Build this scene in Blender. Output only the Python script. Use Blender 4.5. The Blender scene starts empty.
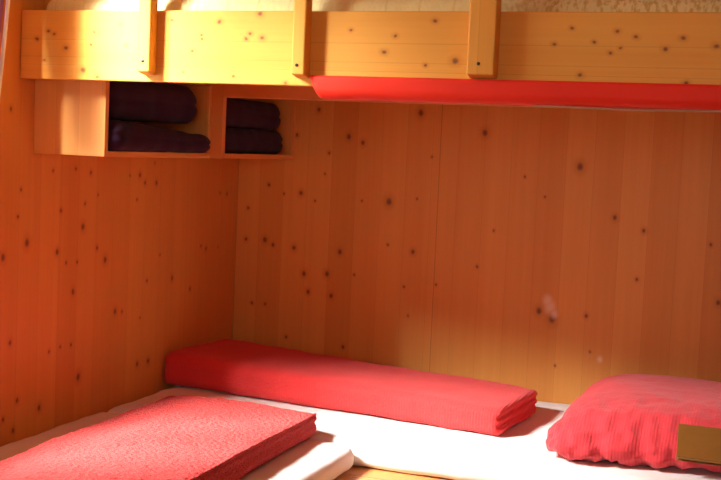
import bpy, bmesh, math, random
from mathutils import Vector, Matrix, noise
random.seed(4)
# knots measured on the boards: (along the wall, height, radius) in metres
KB_=[ (0.976,1.381,0.0130),(1.323,1.276,0.0146),(0.625,1.113,0.0146),(0.455,1.346,0.0114),(0.512,1.326,0.0097),(0.732,1.444,0.0130),(0.330,1.443,0.0097),(0.270,1.126,0.0097),(0.127,0.937,0.0114),(0.162,0.920,0.0081),(0.250,0.915,0.0097),(0.439,0.913,0.0114),(0.727,0.934,0.0097),(0.390,0.826,0.0114),(0.296,0.819,0.0104),(0.411,0.744,0.0104),(0.316,0.751,0.0097),(0.232,0.569,0.0065),(0.468,0.554,0.0081),(0.046,0.935,0.0081),(0.050,1.056,0.0065),(0.135,1.150,0.0072),(0.244,1.345,0.0081),(1.454,1.106,0.0097),(1.555,1.067,0.0081),(1.207,0.758,0.0130),(1.256,0.734,0.0163),(1.375,0.756,0.0081),(1.028,1.032,0.0049),(1.130,1.231,0.0049),(1.206,1.164,0.0049),(1.815,0.841,0.0097),(1.779,1.035,0.0065),(0.082,0.688,0.0065),(0.138,0.689,0.0065),(0.500,0.831,0.0049),(0.733,1.130,0.0049),(0.518,1.110,0.0049),(0.629,0.953,0.0049),(0.699,0.802,0.0049),(0.822,0.820,0.0049),(0.720,0.696,0.0049),(1.276,0.568,0.0049),(0.200,1.119,0.0049),(0.329,1.099,0.0049),(0.378,1.283,0.0065),(0.782,1.286,0.0049),(0.973,0.898,0.0059),(1.396,0.630,0.0045),(0.365,1.203,0.0045),(1.542,0.897,0.0065) ]
KL_=[ (-0.726,1.186,0.0090),(-0.692,1.160,0.0075),(-0.617,1.158,0.0090),(-1.016,1.195,0.0075),(-1.098,1.207,0.0060),(-1.215,1.202,0.0054),(-1.170,1.083,0.0075),(-1.044,1.100,0.0060),(-1.052,1.029,0.0120),(-1.333,0.997,0.0135),(-1.377,1.073,0.0060),(-1.185,0.961,0.0105),(-0.923,0.918,0.0120),(-0.971,0.959,0.0075),(-1.137,0.925,0.0060),(-1.079,0.923,0.0060),(-1.097,0.833,0.0105),(-0.855,0.744,0.0105),(-0.813,0.739,0.0060),(-0.489,0.822,0.0096),(-0.354,0.770,0.0075),(-0.660,0.827,0.0060),(-0.241,0.909,0.0090),(-0.281,0.922,0.0060),(-0.085,1.109,0.0075),(-0.143,1.114,0.0060),(-0.788,1.184,0.0045),(-1.401,0.718,0.0090),(-1.157,0.672,0.0054),(-1.100,0.670,0.0060),(-1.213,0.665,0.0060),(-1.057,0.564,0.0135),(-0.708,0.550,0.0090),(-0.636,0.549,0.0105),(-1.256,0.505,0.0105),(-1.362,0.546,0.0090),(-1.378,0.462,0.0090),(-1.425,0.503,0.0075),(-1.440,0.962,0.0120),(-1.366,1.149,0.0060),(-0.974,1.126,0.0048),(-1.419,1.373,0.0075),(-0.631,1.226,0.0045),(-0.740,1.104,0.0054),(-0.144,0.910,0.0048),(-0.578,0.910,0.0045),(-0.698,0.705,0.0048) ]
KR_=[ (0.091,1.591,0.0044),(0.110,1.583,0.0039),(0.055,1.569,0.0044),(0.150,1.545,0.0061),(0.206,1.487,0.0074),(0.251,1.469,0.0061),(0.080,1.512,0.0037),(0.475,1.623,0.0049),(0.614,1.619,0.0061),(0.563,1.585,0.0037),(0.566,1.574,0.0037),(0.704,1.589,0.0042),(0.738,1.579,0.0054),(0.693,1.576,0.0042),(0.538,1.543,0.0042),(0.730,1.640,0.0061),(0.513,1.488,0.0034),(0.660,1.480,0.0039),(0.808,1.466,0.0039),(0.981,1.601,0.0039),(1.098,1.588,0.0042),(1.198,1.625,0.0049),(1.071,1.548,0.0054),(1.179,1.518,0.0039),(1.254,1.529,0.0074),(1.532,1.610,0.0037),(1.637,1.604,0.0044),(1.680,1.591,0.0042),(1.747,1.565,0.0049),(1.785,1.590,0.0049),(1.557,1.502,0.0049),(1.858,1.573,0.0054),(1.798,1.489,0.0049),(1.585,1.579,0.0037),(1.492,1.573,0.0039),(1.624,1.554,0.0037),(1.646,1.566,0.0034),(0.338,1.556,0.0037),(0.318,1.611,0.0037),(0.238,1.589,0.0034),(0.229,1.555,0.0037),(1.823,1.339,0.0025) ]
SC = bpy.context.scene
COL = SC.collection
OFF = {}

# ------------------------------------------------------------------ object helpers
def props(o, label=None, cat=None, group=None, kind=None):
    if label: o['label'] = label
    if cat: o['category'] = cat
    if group: o['group'] = group
    if kind: o['kind'] = kind
    return o

def thing(name, label, cat, loc=(0, 0, 0), group=None):
    o = bpy.data.objects.new(name, None)
    o.empty_display_size = .05
    COL.objects.link(o)
    o.location = loc
    OFF[o] = Vector(loc)
    return props(o, label, cat, group)

def build(name, bm, mat, parent=None, smooth=True, origin=None):
    """bm is in world metres; shifted so that it sits under its parent's base"""
    off = OFF[parent] if parent else Vector(origin or (0, 0, 0))
    for v in bm.verts: v.co -= off
    bmesh.ops.recalc_face_normals(bm, faces=bm.faces[:])
    me = bpy.data.meshes.new(name)
    bm.to_mesh(me); bm.free()
    if smooth:
        for p in me.polygons: p.use_smooth = True
    o = bpy.data.objects.new(name, me)
    COL.objects.link(o)
    me.materials.append(mat)
    if parent:
        o.parent = parent
        OFF[o] = off
    else:
        o.location = off
        OFF[o] = off
    return o

def box(bm, a, b, bev=0.0, seg=2):
    a = Vector(a); b = Vector(b)
    vs = [bm.verts.new((x, y, z)) for x in (a.x, b.x) for y in (a.y, b.y) for z in (a.z, b.z)]
    idx = [(0,1,3,2), (4,6,7,5), (0,4,5,1), (2,3,7,6), (0,2,6,4), (1,5,7,3)]
    fs = [bm.faces.new([vs[i] for i in f]) for f in idx]
    if bev > 0:
        es = list({e for f in fs for e in f.edges})
        bmesh.ops.bevel(bm, geom=es, offset=bev, segments=seg, affect='EDGES', profile=.5)
    return bm

def wbox(a, b, bev=0.0, seg=2):
    return box(bmesh.new(), a, b, bev, seg)

def tube(bm, pts, rad, n=10, cap=True):
    rings = []
    for i, p in enumerate(pts):
        p = Vector(p)
        t = (Vector(pts[min(i+1, len(pts)-1)]) - Vector(pts[max(i-1, 0)])).normalized()
        a = t.orthogonal().normalized() if i == 0 else (rings[-1][1] - t * rings[-1][1].dot(t)).normalized()
        b = t.cross(a)
        r = rad(i / (len(pts)-1)) if callable(rad) else rad
        rings.append(([bm.verts.new(p + (a*math.cos(2*math.pi*k/n) + b*math.sin(2*math.pi*k/n))*r) for k in range(n)], a))
    for (r0, _), (r1, _) in zip(rings, rings[1:]):
        for k in range(n):
            bm.faces.new((r0[k], r0[(k+1) % n], r1[(k+1) % n], r1[k]))
    if cap:
        bm.faces.new(rings[0][0][::-1]); bm.faces.new(rings[-1][0])
    return bm

def soft_box(L, W, H, rad, step=.02, fn=None, stepz=None):
    """rounded box, x 0..L, y 0..W, z 0..H, densely gridded; fn(p, n) moves each vertex"""
    bm = bmesh.new()
    nx, ny, nz = [max(2, int(round(s/q))) for s, q in ((L, step), (W, step), (H, stepz or step))]
    cache = {}
    def vert(i, j, k):
        key = (i, j, k)
        if key in cache: return cache[key]
        p = Vector((L*i/nx, W*j/ny, H*k/nz))
        rx, ry, rz = min(rad[0], L/2), min(rad[1], W/2), min(rad[2], H/2)
        c = Vector((min(max(p.x, rx), L-rx), min(max(p.y, ry), W-ry), min(max(p.z, rz), H-rz)))
        d = Vector(((p.x-c.x)/rx, (p.y-c.y)/ry, (p.z-c.z)/rz))
        if d.length > 1e-6:
            m = max(abs(d.x), abs(d.y), abs(d.z))
            d = d.normalized() * m
        q = c + Vector((d.x*rx, d.y*ry, d.z*rz))
        n = Vector((d.x/rx, d.y/ry, d.z/rz))
        n = n.normalized() if n.length > 1e-6 else Vector((0, 0, 1))
        if fn: q = fn(q, n)
        cache[key] = bm.verts.new(q)
        return cache[key]
    def face(a, b, c, d): bm.faces.new((a, b, c, d))
    for k in (0, nz):
        for i in range(nx):
            for j in range(ny):
                face(vert(i,j,k), vert(i+1,j,k), vert(i+1,j+1,k), vert(i,j+1,k))
    for j in (0, ny):
        for i in range(nx):
            for k in range(nz):
                face(vert(i,j,k), vert(i+1,j,k), vert(i+1,j,k+1), vert(i,j,k+1))
    for i in (0, nx):
        for j in range(ny):
            for k in range(nz):
                face(vert(i,j,k), vert(i,j+1,k), vert(i,j+1,k+1), vert(i,j,k+1))
    return bm

def quad_map(L, W, c00, c10, c11, c01, z0):
    c = [Vector((q[0], q[1], 0)) for q in (c00, c10, c11, c01)]
    def m(p):
        u, v = p.x/L, p.y/W
        q = c[0]*(1-u)*(1-v) + c[1]*u*(1-v) + c[2]*u*v + c[3]*(1-u)*v
        q.z = p.z + z0
        return q
    return m

def nz(p, s, seed=0):
    return noise.noise(Vector((p.x*s + seed*7.3, p.y*s - seed*3.1, p.z*s + seed)))

# ------------------------------------------------------------------ materials
class NT:
    def __init__(self, name):
        self.m = bpy.data.materials.new(name); self.m.use_nodes = True
        self.t = self.m.node_tree
        self.b = self.t.nodes['Principled BSDF']
    def n(self, kind, **kw):
        x = self.t.nodes.new(kind)
        for k, v in kw.items(): setattr(x, k, v)
        return x
    def l(self, a, b): self.t.links.new(a, b)
    def put(self, sock, v):
        if isinstance(v, bpy.types.NodeSocket): self.l(v, sock)
        else: sock.default_value = v
    def math(self, op, a, b=0.0, c=0.0, clamp=False):
        x = self.n('ShaderNodeMath', operation=op); x.use_clamp = clamp
        self.put(x.inputs[0], a); self.put(x.inputs[1], b); self.put(x.inputs[2], c)
        return x.outputs[0]
    def ramp(self, v, a, b, c=0.0, d=1.0):
        x = self.n('ShaderNodeMapRange', interpolation_type='SMOOTHSTEP')
        self.put(x.inputs[0], v)
        for i, k in enumerate((a, b, c, d)): x.inputs[i+1].default_value = k
        return x.outputs[0]
    def mix(self, f, a, b, mode='MIX'):
        x = self.n('ShaderNodeMix', data_type='RGBA', blend_type=mode)
        self.put(x.inputs['Factor'], f)
        self.put(x.inputs[6], a if isinstance(a, bpy.types.NodeSocket) else (*a, 1))
        self.put(x.inputs[7], b if isinstance(b, bpy.types.NodeSocket) else (*b, 1))
        return x.outputs[2]
    def noise(self, vec, scale, detail=3.0, rough=.55):
        x = self.n('ShaderNodeTexNoise')
        x.inputs['Scale'].default_value = scale
        x.inputs['Detail'].default_value = detail
        x.inputs['Roughness'].default_value = rough
        if vec: self.l(vec, x.inputs['Vector'])
        return x.outputs['Fac']
    def coords(self, off=(0, 0, 0)):
        tc = self.n('ShaderNodeTexCoord')
        x = self.n('ShaderNodeVectorMath', operation='ADD')
        self.l(tc.outputs['Object'], x.inputs[0]); x.inputs[1].default_value = off
        return x.outputs[0]
    def scale(self, v, s):
        x = self.n('ShaderNodeVectorMath', operation='MULTIPLY')
        self.l(v, x.inputs[0]); x.inputs[1].default_value = s
        return x.outputs[0]
    def bump(self, h, strength, dist):
        x = self.n('ShaderNodeBump')
        x.inputs['Strength'].default_value = strength; x.inputs['Distance'].default_value = dist
        self.l(h, x.inputs['Height']); self.l(x.outputs[0], self.b.inputs['Normal'])

def wood(name, pale, deep, across='X', along='Z', width=.06, knots=(), seams=(), pale_spots=(), off=(0, 0, 0), rough=.45, spec=.35, tint=.45, seamk=.5):
    N = NT(name)
    p = N.coords(off)
    s = N.n('ShaderNodeSeparateXYZ'); N.l(p, s.inputs[0])
    ax = {'X': 0, 'Y': 1, 'Z': 2}
    u, g = s.outputs[ax[across]], s.outputs[ax[along]]
    wob = N.noise(N.scale(p, (2, 2, 2)), 1.0, 1.0)
    uw = N.math('MULTIPLY_ADD', wob, .004, u)
    pid = N.math('FLOOR', N.math('DIVIDE', u, width))
    wn = N.n('ShaderNodeTexWhiteNoise', noise_dimensions='1D'); N.l(pid, wn.inputs['W'])
    cb = N.n('ShaderNodeCombineXYZ')
    N.l(N.math('MULTIPLY', uw, 75.0), cb.inputs[0]); N.l(N.math('MULTIPLY', g, 1.6), cb.inputs[1]); N.l(wn.outputs[0], cb.inputs[2])
    fine = N.noise(cb.outputs[0], 1.0, 4.0, .6)
    cb2 = N.n('ShaderNodeCombineXYZ')
    N.l(N.math('MULTIPLY', uw, 16.0), cb2.inputs[0]); N.l(N.math('MULTIPLY', g, .8), cb2.inputs[1]); N.l(N.math('MULTIPLY', wn.outputs[0], 9.0), cb2.inputs[2])
    broad = N.noise(cb2.outputs[0], 1.0, 2.0)
    f = N.math('MULTIPLY', wn.outputs[0], tint)
    f = N.math('MULTIPLY_ADD', fine, .55*(1-tint)+.15, f)
    f = N.math('MULTIPLY_ADD', broad, .8*(1-tint), f)
    f = N.math('SUBTRACT', f, .18, clamp=True)
    col = N.mix(f, deep, pale)
    fr = N.math('ABSOLUTE', N.math('SUBTRACT', N.math('FRACT', N.math('DIVIDE', u, width)), .5))
    col = N.mix(N.ramp(fr, .5 - .0012/width, .5, 0, .35), col, tuple(c*.5 for c in deep))
    for q in seams:
        d = N.math('ABSOLUTE', N.math('SUBTRACT', u, q))
        col = N.mix(N.ramp(d, .0006, .0022, seamk, 0), col, tuple(c*.3 for c in deep))
    if knots or pale_spots:
        kv = N.n('ShaderNodeCombineXYZ')
        jit = N.noise(N.scale(p, (60, 60, 60)), 1.0, 2.0)
        N.l(N.math('MULTIPLY_ADD', jit, .006, N.math('SUBTRACT', u, .003)), kv.inputs[0])
        N.l(N.math('MULTIPLY_ADD', jit, -.005, N.math('MULTIPLY', N.math('ADD', g, .0025), .8)), kv.inputs[1])
        def field(lst):
            cur = None
            for (ku, kg, r) in lst:
                x = N.n('ShaderNodeVectorMath', operation='DISTANCE')
                N.l(kv.outputs[0], x.inputs[0]); x.inputs[1].default_value = (ku, kg*.8, 0)
                d = N.math('DIVIDE', x.outputs['Value'], r)
                cur = d if cur is None else N.math('MINIMUM', cur, d)
            return cur
        if knots:
            d = field(knots)
            col = N.mix(N.ramp(d, .7, 2.4, .38, 0), col, tuple(c*q for c, q in zip(deep, (.75, .6, .55))))
            col = N.mix(N.ramp(d, .25, 1.05, .8, 0), col, (.13, .034, .022))
        if pale_spots:
            col = N.mix(N.ramp(field(pale_spots), .1, 1.2, .6, 0), col, (.82, .66, .48))
    N.l(col, N.b.inputs['Base Color'])
    N.b.inputs['Roughness'].default_value = rough
    N.b.inputs['Specular IOR Level'].default_value = spec
    N.bump(fine, .12, .002)
    return N.m

def cloth(name, col, col2=None, crinkle=.5, scale=(120, 120, 120), rough=.9, sheen=.3, ribs=None, dist=.003):
    N = NT(name)
    p = N.coords()
    v = N.scale(p, scale)
    h = N.noise(v, 1.0, 3.0, .6)
    if ribs:
        w = N.n('ShaderNodeTexWave', wave_type='BANDS', bands_direction=ribs[0])
        w.inputs['Scale'].default_value = ribs[1]; w.inputs['Distortion'].default_value = 1.2
        N.l(p, w.inputs['Vector'])
        h = N.math('MULTIPLY_ADD', w.outputs['Fac'], .2, h)
    c = N.mix(N.noise(N.scale(p, (9, 9, 9)), 1.0, 2.0), col, col2 or tuple(q*.82 for q in col))
    N.l(c, N.b.inputs['Base Color'])
    N.b.inputs['Roughness'].default_value = rough
    N.b.inputs['Specular IOR Level'].default_value = .15
    N.b.inputs['Sheen Weight'].default_value = sheen
    N.bump(h, crinkle, dist)
    return N.m

def plain(name, col, rough=.5, metal=0.0, spec=.5):
    N = NT(name)
    nzv = N.noise(N.scale(N.coords(), (40, 40, 40)), 1.0, 2.0)
    N.l(N.mix(nzv, col, tuple(q*.85 for q in col)), N.b.inputs['Base Color'])
    N.b.inputs['Roughness'].default_value = rough
    N.b.inputs['Metallic'].default_value = metal
    N.b.inputs['Specular IOR Level'].default_value = spec
    return N.m

WP, WD = (.78, .385, .09), (.60, .235, .048)          # panelling
RP, RD = (.80, .41, .078), (.66, .285, .04)             # bunk boards
SP, SD = (.80, .39, .11), (.62, .26, .06)

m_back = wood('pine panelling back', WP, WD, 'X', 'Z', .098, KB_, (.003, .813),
              [(1.246, .775, .026), (1.236, .797, .022), (1.262, .752, .018), (1.432, .607, .012)])  # pale soft-edged blotches blended over the boards
m_left = wood('pine panelling left', WP, WD, 'Y', 'Z', .098, KL_, (-1.64,))
m_room = wood('pine panelling room', WP, WD, 'X', 'Z', .11)
m_roomr = wood('pine panelling room side', WP, WD, 'Y', 'Z', .11)
m_ceil = wood('pine ceiling', WP, WD, 'X', 'Y', .12)
m_floor = wood('pine floor', (.60, .30, .10), (.42, .18, .05), 'X', 'Y', .14)
m_lath = wood('pine slats', SP, SD, 'Y', 'X', .07)
BOOK_BL = (1.787, -.876, .500); BOOK_EX = (.12, .012, -.003); BOOK_EY = (.008, .085, .072)

# ------------------------------------------------------------------ the room
T = .12
X1, Y1, ZC = 3.3, -5.3, 2.45
bm = bmesh.new(); box(bm, (-T, 0, 0), (X1+T, T, ZC))
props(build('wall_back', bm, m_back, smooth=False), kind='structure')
WY0, WY1, WZ0, WZ1 = -2.43, -1.60, 1.10, 2.25            # window opening in the left wall
bm = bmesh.new()
box(bm, (-T, Y1, 0), (0, WY0, ZC)); box(bm, (-T, WY1, 0), (0, 0, ZC))
box(bm, (-T, WY0, 0), (0, WY1, WZ0)); box(bm, (-T, WY0, WZ1), (0, WY1, ZC))
props(build('wall_left', bm, m_left, smooth=False), kind='structure')
props(build('wall_right', wbox((X1, Y1, 0), (X1+T, 0, ZC)), m_roomr, smooth=False), kind='structure')
VX0, VX1, VZ0, VZ1 = 1.4, 2.4, 1.1, 2.0                  # opening for an added fill window behind the camera
bm = bmesh.new()
box(bm, (-T, Y1-T, 0), (VX0, Y1, ZC)); box(bm, (VX1, Y1-T, 0), (X1+T, Y1, ZC))
box(bm, (VX0, Y1-T, 0), (VX1, Y1, VZ0)); box(bm, (VX0, Y1-T, VZ1), (VX1, Y1, ZC))
props(build('wall_front', bm, m_room, smooth=False), kind='structure')
props(build('floor', wbox((-T, Y1-T, -.1), (X1+T, T, 0)), m_floor, smooth=False), kind='structure')
props(build('ceiling', wbox((-T, Y1-T, ZC), (X1+T, T, ZC+.1)), m_ceil, smooth=False), kind='structure')

# window: frame, sashes, clear panes
m_frame = wood('window frame pine', (.74, .40, .12), (.55, .24, .06), 'Y', 'Z', .3)
bm = bmesh.new()
def rect_frame(bm, x0, x1, y0, y1, z0, z1, w, bev=.003):
    box(bm, (x0, y0, z0), (x1, y0+w, z1), bev); box(bm, (x0, y1-w, z0), (x1, y1, z1), bev)
    box(bm, (x0, y0+w, z0), (x1, y1-w, z0+w), bev); box(bm, (x0, y0+w, z1-w), (x1, y1-w, z1), bev)
rect_frame(bm, -.09, -.03, WY0, WY1, WZ0, WZ1, .035)
win = props(build('window_1', bm, m_frame, smooth=False), kind='structure')
N = NT('clear glass')
tr = N.n('ShaderNodeBsdfTransparent'); tr.inputs[0].default_value = (.95, .97, .96, 1)
gl = N.n('ShaderNodeBsdfGlossy'); gl.inputs['Roughness'].default_value = .03
mx = N.n('ShaderNodeMixShader')
mx.inputs[0].default_value = .06; N.l(tr.outputs[0], mx.inputs[1]); N.l(gl.outputs[0], mx.inputs[2])
N.l(mx.outputs[0], N.t.nodes['Material Output'].inputs['Surface'])
m_glass = N.m
ym = (WY0+WY1)/2
for a, b in ((WY0+.036, ym), (ym, WY1-.036)):
    bm = bmesh.new(); rect_frame(bm, -.075, -.035, a+.001, b-.001, WZ0+.036, WZ1-.036, .03)
    s = build('sash', bm, m_frame, win, smooth=False)
    build('pane', wbox((-.058, a+.03, WZ0+.065), (-.054, b-.03, WZ1-.065)), m_glass, s, smooth=False)
bm = bmesh.new()
box(bm, (.0005, WY0-.07, WZ0-.07), (.018, WY0, WZ1+.07), .003); box(bm, (.0005, WY1, WZ0-.07), (.018, WY1+.05, WZ1+.07), .003)
box(bm, (.0005, WY0, WZ1), (.018, WY1, WZ1+.07), .003); box(bm, (.0005, WY0, WZ0-.07), (.018, WY1, WZ0), .003)
build('casing', bm, m_frame, win, smooth=False)

bm = bmesh.new()
box(bm, (VX0, Y1-.09, VZ0), (VX0+.05, Y1-.03, VZ1), .003); box(bm, (VX1-.05, Y1-.09, VZ0), (VX1, Y1-.03, VZ1), .003)
box(bm, (VX0+.05, Y1-.09, VZ0), (VX1-.05, Y1-.03, VZ0+.05), .003); box(bm, (VX0+.05, Y1-.09, VZ1-.05), (VX1-.05, Y1-.03, VZ1), .003)
fill_win = props(build('fill_window', bm, m_frame, smooth=False), kind='structure')  # unseen window, added to let the rear fill lamp in
build('pane', wbox((VX0+.05, Y1-.062, VZ0+.05), (VX1-.05, Y1-.058, VZ1-.05)), m_glass, fill_win, smooth=False)

# ------------------------------------------------------------------ curtain
N = NT('striped curtain cotton')
uv = N.n('ShaderNodeUVMap'); s = N.n('ShaderNodeSeparateXYZ'); N.l(uv.outputs[0], s.inputs[0])
cr = N.n('ShaderNodeValToRGB'); cr.color_ramp.interpolation = 'CONSTANT'
N.l(N.math('FRACT', N.math('DIVIDE', s.outputs[0], .06)), cr.inputs[0])
white, purple, brown = (.90, .88, .86, 1), (.50, .24, .55, 1), (.70, .40, .20, 1)
E_ = cr.color_ramp.elements
E_[0].position = 0; E_[0].color = white
E_[1].position = .10; E_[1].color = purple
for q, c in ((.28, brown), (.5, white), (.82, purple)):
    e = E_.new(q); e.color = c
N.l(cr.outputs[0], N.b.inputs['Base Color']); N.b.inputs['Roughness'].default_value = .9
N.b.inputs['Specular IOR Level'].default_value = .1
tl = N.n('ShaderNodeBsdfTranslucent'); N.l(cr.outputs[0], tl.inputs[0])
mx = N.n('ShaderNodeMixShader'); mx.inputs[0].default_value = .6
N.l(N.b.outputs[0], mx.inputs[1]); N.l(tl.outputs[0], mx.inputs[2])
N.l(mx.outputs[0], N.t.nodes['Material Output'].inputs['Surface'])
m_curtain = N.m
m_rod = plain('dark rod', (.12, .07, .04), .4)
cu = thing('curtain', 'white curtain with purple stripes hanging at the left picture edge', 'curtain', (.06, -1.6, .95))
bm = bmesh.new(); lay = bm.loops.layers.uv.new('UVMap')
NU, NV = 90, 26
grid = []; ul = []
for j in range(NV+1):
    z = .95 + (2.335-.95)*j/NV
    row = []; acc = 0; us = []; prev = None
    for i in range(NU+1):
        t = i/NU
        y = -1.528 - (1.72-z)*.125*(1-.4*t) - t*.13
        x = .050 + (.012+.008*min(1,t*3))*math.sin(t*2*math.pi*3.2 + .2)*(.35+.65*min(1, t*6)) + .004*math.sin(z*5+t*9)
        p = Vector((x, y, z))
        if prev is not None: acc += (p-prev).length
        prev = p; us.append(acc); row.append(bm.verts.new(p))
    grid.append(row); ul.append(us)
for j in range(NV):
    for i in range(NU):
        f = bm.faces.new((grid[j][i], grid[j][i+1], grid[j+1][i+1], grid[j+1][i]))
        for lp, (a, b) in zip(f.loops, ((j,i), (j,i+1), (j+1,i+1), (j+1,i))):
            lp[lay].uv = (ul[a][b], a/NV)
HEM = [g[0].co.copy() + Vector((.016, 0, 0)) for g in grid]
m_hem = cloth('white curtain hem', (.90, .88, .86), None, .1)
fab = build('fabric', bm, m_curtain, cu)
build('hem', tube(bmesh.new(), HEM, .0055, 8), m_hem, cu)
md = fab.modifiers.new('thick', 'SOLIDIFY'); md.thickness = .0018
rod = thing('curtain_rod', 'dark curtain rod fixed to the wall above the window', 'curtain rod', (.062, -2.1, 2.355))
build('rod', tube(bmesh.new(), [(.062, -2.85, 2.36), (.062, -1.40, 2.36)], .011, 12), m_rod, rod)
for y in (-2.8, -1.42):
    build('bracket', tube(bmesh.new(), [(.0008, y, 2.36), (.05, y, 2.36)], .008, 10), m_rod, rod)
for k in range(7):
    y = -1.455 - k*.022
    build('ring', tube(bmesh.new(), [(.062+.018*math.cos(a), y, 2.357+.018*math.sin(a)) for a in [2*math.pi*i/16 for i in range(17)]], .0025, 6, False), m_rod, cu)

# ------------------------------------------------------------------ upper bunk
RY, RT, RZ0, RZ1 = -1.385, .03, 1.460, 1.648
BB = (1.15, -.7, 0)
m_rail = wood('bunk board pine', RP, RD, 'Z', 'X', .5, [(k, a, r*1.25) for a, k, r in KR_], (1.569, 1.522), (), BB, .5, .2, .25, .16)
m_post = wood('bunk upright pine', (.82, .43, .08), RD, 'X', 'Z', .04, (), (), (), BB, .5, .2, .3)
m_beam = wood('bunk beam pine', (.72, .30, .08), (.56, .20, .045), 'Y', 'X', .1, (), (), (), BB, .5, .3)
m_screw = plain('dark screw', (.03, .02, .015), .5)
bunk = thing('bunk_bed', 'pine upper bunk with a wide front board above the red bedding', 'bunk bed', BB)
build('front_board', wbox((.002, RY, RZ0), (2.42, RY+RT, RZ1), .003), m_rail, bunk, smooth=False)
for x0, x1, zb, sx, sz in ((.396, .434, 1.477, .414, 1.512), (.839, .876, 1.479, .855, 1.509), (1.293, 1.362, 1.4885, 1.323, 1.521)):
    bm = wbox((x0, RY-.039, zb), (x1, RY, 2.05), .005, 3)
    for v in bm.verts:                                    # the foot is rounded back towards the board
        if v.co.z < zb+.012 and v.co.y < RY-.02: v.co.z += .006; 
    up = build('upright', bm, m_post, bunk, smooth=False)
    build('screw', tube(bmesh.new(), [(sx, RY-.0405, sz), (sx, RY-.03, sz)], .0042, 12), m_screw, up)
build('support_beam', wbox((.2795, -.69, 1.453), (2.42, -.645, 1.515), .002), m_beam, bunk, smooth=False)
build('wall_ledger', wbox((.002, -.03, 1.455), (2.42, -.002, 1.515), .002), m_beam, bunk, smooth=False) if False else None
build('bed_base', wbox((.002, RY+RT, 1.516), (2.42, -.002, 1.534)), m_beam, bunk, smooth=False)
for y in (RY+RT, -.06):
    build('corner_post', wbox((2.36, y, .0005), (2.42, y+.055, 1.515), .003), m_post, bunk, smooth=False)

N = NT('quilted mattress ticking')
p = N.coords((1.15, -.7, 1.53))
s = N.n('ShaderNodeSeparateXYZ'); N.l(p, s.inputs[0])
fr = N.math('ABSOLUTE', N.math('SUBTRACT', N.math('FRACT', N.math('DIVIDE', s.outputs[0], .088)), .5))
quil = N.ramp(fr, .44, .5, 0, 1)
blot = N.noise(N.scale(p, (95, 95, 40)), 1.0, 3.0)
side = N.ramp(s.outputs[0], 1.28, 1.5, 0, 1)              # a patterned cover lies over the right half
c = N.mix(N.math('MULTIPLY', quil, N.math('MULTIPLY_ADD', side, -.5, .5)), (.74, .62, .30), (.62, .47, .20))
c = N.mix(N.math('MULTIPLY', N.ramp(blot, .45, .62), N.math('MULTIPLY_ADD', side, .6, .08)), c, (.48, .28, .05))
N.l(c, N.b.inputs['Base Color']); N.b.inputs['Roughness'].default_value = .9
N.b.inputs['Specular IOR Level'].default_value = .1
N.bump(blot, .5, .006)
m_tick = N.m
def um(q, n):
    v = q + Vector((.035, -1.348, 1.536))
    v += n*(.006*nz(v, 9, 2) + .0015*math.cos(2*math.pi*v.x/.088)*max(0, -n.y))
    v.z = max(v.z, 1.5355)
    return v
mt = build('mattress', soft_box(2.3, 1.32, .155, (.04, .04, .04), .022, um), m_tick, origin=(1.15, -.7, 1.53))
props(mt, 'pale quilted mattress on the upper bunk behind the front board', 'mattress')

# ------------------------------------------------------------------ red bumper clipped on the bunk board
m_bump = cloth('red bumper vinyl', (.80, .032, .012), (.74, .028, .010), .1, (60, 60, 60), .55, .03)
m_bump.node_tree.nodes['Principled BSDF'].inputs['Specular IOR Level'].default_value = .22
m_lining = plain('pale lining', (.50, .28, .16), .8)
BY, Z0, Z1, HW = RY+RT/2, 1.429, 1.4866, .034
prof = []
def arc(cy, cz, r, a0, a1, n):
    return [(cy + r*math.cos(math.radians(a0+(a1-a0)*i/n)), cz + r*math.sin(math.radians(a0+(a1-a0)*i/n))) for i in range(n+1)]
r1, r2 = .026, .0085
sl, sr = RY-.0006, RY+RT+.0006
prof += arc(BY-HW+r2, Z1-r2, r2, 90, 180, 5)
prof += arc(BY-HW+r1, Z0+r1, r1, 180, 270, 8)
prof += arc(BY+HW-r1, Z0+r1, r1, 270, 360, 8)
prof += arc(BY+HW-r2, Z1-r2, r2, 0, 90, 5)
prof += [(sr, Z1), (sr, RZ0-.0008), (sl, RZ0-.0008), (sl, Z1)]
bm = bmesh.new(); rings = []
xs = [.0, .003, .008, .016] + [.016 + 1.43*i/110 for i in range(1, 111)]
for k, dx in enumerate(xs):
    r = []
    for (y, z) in prof:
        inner = sl-.0001 <= y <= sr+.0001 and z > RZ0-.002
        sc = 1 - (.24, .09, .02, 0)[k] if k < 4 else 1
        yy = BY + (y-BY)*(1 if inner else sc); zz = 1.4588 + (z-1.4588)*(1 if (inner or z > 1.4588) else sc)
        x = .878 + dx + (Z1-z)*.42
        if not inner and k > 3:
            w = .0018*noise.noise(Vector((x*11, y*30, z*30)))
            if z < Z1-.01: yy += w*(1 if y > BY else -1)*.8 if False else w; zz += w
        r.append(bm.verts.new((x, yy, zz)))
    rings.append(r)
n = len(prof)
for a, b in zip(rings, rings[1:]):
    for i in range(n): bm.faces.new((a[i], a[(i+1) % n], b[(i+1) % n], b[i]))
bm.faces.new(rings[0]); bm.faces.new(rings[-1][::-1])
bp = thing('bumper_pad', 'red padded bumper clipped under the front board of the upper bunk', 'bumper pad', (.9, BY, Z0))
build('padding', bm, m_bump, bp)
pts = [(1.45 + .87*i/30, BY-.012-.004*math.sin(i*.5), Z0-.0012-.0022*math.exp(-((i-7)/4)**2)) for i in range(31)]
build('lining_edge', tube(bmesh.new(), pts, lambda t: .0022+.0008*math.sin(t*3.1), 8), m_lining, bp)

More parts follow.
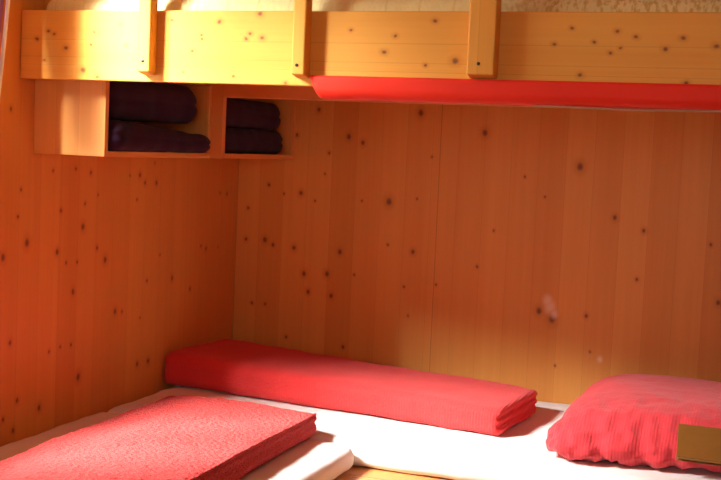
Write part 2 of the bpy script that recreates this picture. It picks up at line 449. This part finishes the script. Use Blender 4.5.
# ------------------------------------------------------------------ wall shelf under the bunk
SB = (0, -.66, 1.253)
m_shelf = wood('shelf pine', SP, SD, 'X', 'Z', .075, (), (), (), SB, .45, .35, .3)
m_shelfb = wood('shelf pine boards', SP, SD, 'X', 'Y', .075, (), (), (), SB, .45, .35, .3)
m_shelfe = wood('shelf pine edges', (.72, .31, .08), (.55, .20, .045), 'Y', 'Z', .05, (), (), (), SB, .45, .35, .3)
SW, SY, SZ0, SZ1 = .236, -1.315, 1.253, 1.505
sh = thing('wall_shelf', 'open pine wall shelf under the upper bunk holding dark purple blankets', 'shelf', SB)
build('side_panel', wbox((.001, SY, SZ0), (SW, SY+.018, SZ1), .0015), m_shelf, sh, smooth=False)
build('side_panel', wbox((.001, -.021, SZ0), (SW, -.002, SZ1), .0015), m_shelf, sh, smooth=False)
build('divider', wbox((.001, -.704, SZ0+.0165), (SW, -.684, SZ1-.017), .0015), m_shelf, sh, smooth=False)
build('bottom_board', wbox((.001, SY+.018, SZ0), (SW, -.021, SZ0+.016), .0015), m_shelfb, sh, smooth=False)
build('top_board', wbox((.001, SY+.018, SZ1-.016), (SW, -.021, SZ1), .0015), m_shelfb, sh, smooth=False)
build('front_stile', wbox((SW+.0005, -.690, SZ0), (.279, -.665, 1.515), .0015), m_shelfe, sh, smooth=False)

# ------------------------------------------------------------------ folded blankets
m_bl = cloth('purple wool blanket', (.030, .0085, .026), (.026, .007, .022), .04, (110, 110, 110), 1.0, .06)
def blanket(name, label, x0, x1, y0, y1, z0, h, tip=.05, droop=0.0, seed=1):
    L, W = x1-x0, y1-y0
    def fn(q, n):
        v = q.copy()
        t = q.y/W
        k = (1 - droop*t**1.4)
        v.z = q.z*k
        g = math.exp(-((q.z/h-.5)/.07)**2)                # the fold line between the layers
        v -= n*(.006*g*(1 if abs(n.z) < .5 else 0))
        v += n*(.005*nz(v, 14, seed) + .0008*nz(v, 30, seed))
        v.z = min(max(v.z, .0), h)
        return v + Vector((x0, y0, z0))
    bm = soft_box(L, W, h, (.03, tip, h*.5), .012, fn, .008)
    return props(build(name, bm, m_bl, origin=((x0+x1)/2, (y0+y1)/2, z0)), label, 'blanket', 'folded blankets on the wall shelf')
blanket('folded_blanket', 'long dark purple blanket, lower one in the near compartment, end poking out of the shelf', .02, .262, -1.292, -.706, 1.2698, .090, .04, .42, 1)
blanket('folded_blanket', 'dark purple blanket with a thick rounded end, upper one in the near shelf compartment', .02, .236, -1.292, -.752, 1.3600, .118, .06, .0, 2)
blanket('folded_blanket', 'dark purple blanket, lower one in the far small shelf compartment by the corner', .02, .231, -.672, -.062, 1.2698, .088, .055, .0, 3)
blanket('folded_blanket', 'dark purple blanket, upper one in the far small shelf compartment by the corner', .02, .229, -.672, -.085, 1.3580, .100, .055, .0, 4)

# ------------------------------------------------------------------ lower beds
m_bed = wood('bed frame pine', (.66, .29, .10), (.50, .19, .055), 'Y', 'X', .09)
MZ = .450
def bed(label, x0, x1, y0, y1, top):
    b = thing('bed_frame', label, 'bed', ((x0+x1)/2, (y0+y1)/2, 0))
    build('slat_deck', wbox((x0+.001, y0+.022, top-.02), (x1-.001, y1-.022, top)), m_bed, b, smooth=False)
    build('side_board', wbox((x0, y0, top-.16), (x1, y0+.02, top), .003), m_bed, b, smooth=False)
    build('side_board', wbox((x0, y1-.02, top-.16), (x1, y1, top), .003), m_bed, b, smooth=False)
    for x in (x0+.03, x1-.09):
        for y in (y0+.025, y1-.085):
            build('leg', wbox((x, y, .0005), (x+.06, y+.06, top-.021), .003), m_bed, b, smooth=False)
    return b
bed('low pine bed frame along the back wall under a white mattress', .004, 2.20, -1.02, -.004, .366)
bed('low pine bed frame along the left wall under a white mattress', .004, 1.0, -2.95, -1.022, .366)

m_sheet = cloth('white cotton sheet', (.80, .78, .76), (.78, .76, .74), .25, (25, 25, 25), .85, .15, dist=.004)
def mattress(label, x0, x1, y0, y1, seed, rad=(.035, .035, .035)):
    def fn(q, n):
        v = q + Vector((x0, y0, .3675))
        edge = min(q.x, (x1-x0)-q.x, q.y, (y1-y0)-q.y)
        v.z -= .010*math.exp(-edge/.05)*(1 if n.z > 0 else 0)
        v += Vector((n.x, n.y, n.z))*(.004*nz(v, 5, seed) + .0025*nz(v, 16, seed))
        v.x = max(v.x, .004); v.y = min(v.y, -.004); v.z = min(max(v.z, .367), MZ)
        return v
    bm = soft_box(x1-x0, y1-y0, MZ-.3675, rad, .022, fn, .012)
    return props(build('mattress', bm, m_sheet, origin=((x0+x1)/2, (y0+y1)/2, .367)), label, 'mattress')
mattress('white sheeted mattress along the back wall under the red quilt and pillow', .008, 2.08, -.935, -.006, 1)
mattress('white sheeted mattress along the left wall under the near red quilt', .008, .888, -2.90, -.945, 5, (.035, .035, .028))

# ------------------------------------------------------------------ red quilts
m_red = cloth('red seersucker quilt', (.72, .044, .044), (.66, .037, .037), .8, (110, 110, 140), .85, .1, ('X', 34), .006)
m_red2 = cloth('red crinkled quilt', (.74, .048, .044), (.66, .036, .033), 1.0, (65, 100, 90), .85, .12, None, .028)
m_redp = cloth('red ribbed pillowcase', (.72, .052, .066), (.66, .044, .055), .6, (80, 80, 60), .85, .18, ('X', 36), .005)

L, W, H = 1.25, .36, .118
qm = quad_map(L, W, (.004, -.550), (1.25, -.685), (1.285, -.275), (.045, -.125), MZ+.0015)
def qa(q, n):
    u, v = q.x/L, q.y/W
    p = q.copy()
    side = 1 - abs(n.z)
    p.z *= 1 - .27*u
    if u > .5:                                            # the open end shows three folded layers
        for zc in (.36, .66):
            p -= Vector((n.x, 0, 0))*(.016*math.exp(-((q.z/H-zc)/.06)**2)*max(0, n.x))
    p += n*(.006*nz(p, 8, 3) + .0022*nz(p, 38, 3))
    p.z = max(p.z, 0)
    return qm(p)
quilt = thing('folded_quilt', 'long folded red quilt lying along the back wall on the white mattress', 'quilt', (.62, -.37, MZ))
build('cover', soft_box(L, W, H, (.016, .035, .034), .014, qa, .008), m_red, quilt)

LB, WB, HB = 1.45, .60, .080
# far edge first: runs from the far end back towards the window side of the room
qb_map = quad_map(WB, LB, (.275, -2.27), (.815, -2.27), (.757, -.925), (.170, -.805), MZ+.0015)
def qb(q, n):
    u, v = q.x/WB, q.y/LB
    p = q.copy()
    p.z *= 1 - .20*max(0, (v-.55)/.45) - .42*max(0, 1-u/.4)
    g = math.exp(-((q.z/HB-.62)/.10)**2)
    p -= Vector((n.x, n.y, 0))*(.010*g*(1-abs(n.z)))
    p += n*(.005*nz(p, 7, 8) + .0035*nz(Vector((p.x, p.y*1.6, p.z)), 34, 8))
    p.z = max(p.z, 0)
    return qb_map(p)
quilt2 = thing('folded_quilt', 'sunlit folded red quilt on the near mattress along the left wall', 'quilt', (.43, -1.5, MZ))
build('cover', soft_box(WB, LB, HB, (.03, .03, .030), .013, qb, .008), m_red2, quilt2)
pts = []
for i in range(121):
    v = i/120*.985
    q = Vector((WB-.012, LB*v, HB*.93))
    p = qb(q, Vector((.6, 0, .8)))
    p.z += .0015 + .0015*noise.noise(Vector((v*90, 3, 1))); p.x += .003*noise.noise(Vector((v*70, 8, 1))) + .002
    pts.append(p)
build('hem', tube(bmesh.new(), pts, lambda t: .0052+.0012*math.sin(t*400), 8), m_red2, quilt2)

# ------------------------------------------------------------------ pillow and book
PL, PW, PH = .64, .85, .150
pm = quad_map(PL, PW, (1.42, -.90), (2.05, -.795), (2.04, -.018), (1.405, -.03), MZ+.0015)
def pf(q, n):
    u, v = q.x/PL, q.y/PW
    p = q.copy()
    dome = (1-abs(2*u-1)**4)*(1-abs(2*v-1)**4)
    p.z *= .62 + .46*dome
    corner = max(0, abs(2*u-1)-.6)*max(0, abs(2*v-1)-.6)/.16
    p.z *= 1-.10*corner
    front = max(0, 1 - v/.42)
    wr = 1 - 2.2*abs(nz(Vector((p.x*2.2 + p.z*.5, p.y*.5, p.z*.7)), 11, 6)) - 1.2*abs(nz(Vector((p.x*1.5, p.y, p.z*1.3)), 26, 9))
    p += n*(front*.0115*wr*(1 if q.z > .01 else .3))
    p += n*front*(.005*nz(p, 24, 12) - .006*abs(nz(Vector((p.x, p.y, p.z*.8)), 17, 15)))
    p += n*(.007*nz(p, 8, 4) + .0025*nz(p, 30, 4)*(1+front))
    p.z = max(p.z, 0)
    w = pm(p); w.y = min(w.y, -.004)
    return w
pil = build('pillow', soft_box(PL, PW, PH, (.09, .12, .07), .012, pf, .009), m_redp, origin=(1.72, -.45, MZ))
props(pil, 'plump red pillow with a wrinkled front at the right end of the mattress', 'pillow')

m_cover = plain('brown book cover', (.25, .10, .016), .5, spec=.3)
m_pages = plain('tan page edges', (.52, .33, .10), .8)
BKL = Vector(BOOK_BL); ex = Vector(BOOK_EX).normalized(); ey = Vector(BOOK_EY); bh = ey.length; ey = ey.normalized()
ey = (ey - ex*ey.dot(ex)).normalized(); en = ex.cross(ey)
def book_box(a, b, bev):
    bm = wbox(a, b, bev)
    for v in bm.verts: v.co = BKL + ex*v.co.x + ey*v.co.y + en*v.co.z
    return bm
bk = thing('book', 'brown hardback book lying on the red pillow at the right edge', 'book', BKL)
build('page_block', book_box((.004, .004, .003), (.176, bh-.004, .016), .001), m_pages, bk, smooth=False)
build('cover', book_box((0, 0, .0165), (.18, bh, .0195), .001), m_cover, bk, smooth=False)
build('cover', book_box((0, 0, -.0005), (.18, bh, .0025), .001), m_cover, bk, smooth=False)

# ------------------------------------------------------------------ light
def area(name, loc, rot, sx, sy, power, col):
    l = bpy.data.lights.new(name, 'AREA'); l.shape = 'RECTANGLE'; l.size = sx; l.size_y = sy
    l.energy = power; l.color = col
    o = bpy.data.objects.new(name, l); COL.objects.link(o); o.location = loc; o.rotation_euler = rot
    return o
area('window_daylight', (-.17, ym, (WZ0+WZ1)/2), (0, -math.pi/2, 0), WZ1-WZ0+.1, WY1-WY0+.1, 36, (1, .97, .92))
LP, LT = Vector((-.95, -3.4, 3.17)), Vector((.9, -.9, .5))
area('bright_sky_patch', LP, (LT-LP).to_track_quat('-Z', 'Y').to_euler(), 1.15, .95, 2150, (1, .97, .93))

# soft fill lamp added behind the camera, shining in through the made-up window
area('rear_fill_light', (1.9, Y1-T-.04, 1.55), (math.pi/2, 0, 0), 1.1, 1.0, 27, (1, .95, .88))

w = bpy.data.worlds.new('sky'); SC.world = w; w.use_nodes = True
bg = w.node_tree.nodes['Background']
sk = w.node_tree.nodes.new('ShaderNodeTexSky'); sk.sky_type = 'NISHITA'; sk.sun_disc = False; sk.sun_elevation = .7
w.node_tree.links.new(sk.outputs[0], bg.inputs[0]); bg.inputs[1].default_value = .25

# ------------------------------------------------------------------ camera
cam = bpy.data.cameras.new('camera'); co = bpy.data.objects.new('camera', cam); COL.objects.link(co)
cam.sensor_fit = 'HORIZONTAL'; cam.sensor_width = 36; cam.lens = 1200.747*36/721
cam.clip_start = .05
R = Vector((.93579075, .34972533, .04458557)); U = Vector((-.06901921, .05771037, .99594471)); F = Vector((-.34573404, .9350731, -.07814259))
co.matrix_world = Matrix(((R.x, U.x, -F.x, 2.07229725), (R.y, U.y, -F.y, -4.2), (R.z, U.z, -F.z, 1.31530251), (0, 0, 0, 1)))
SC.camera = co
SC.view_settings.view_transform = 'Standard'; SC.view_settings.look = 'None'
SC.view_settings.gamma = 1; SC.view_settings.exposure = .12
SC.view_settings.use_curve_mapping = False
SC.cycles.max_bounces = 10; SC.cycles.diffuse_bounces = 6
SC.cycles.use_denoising = True
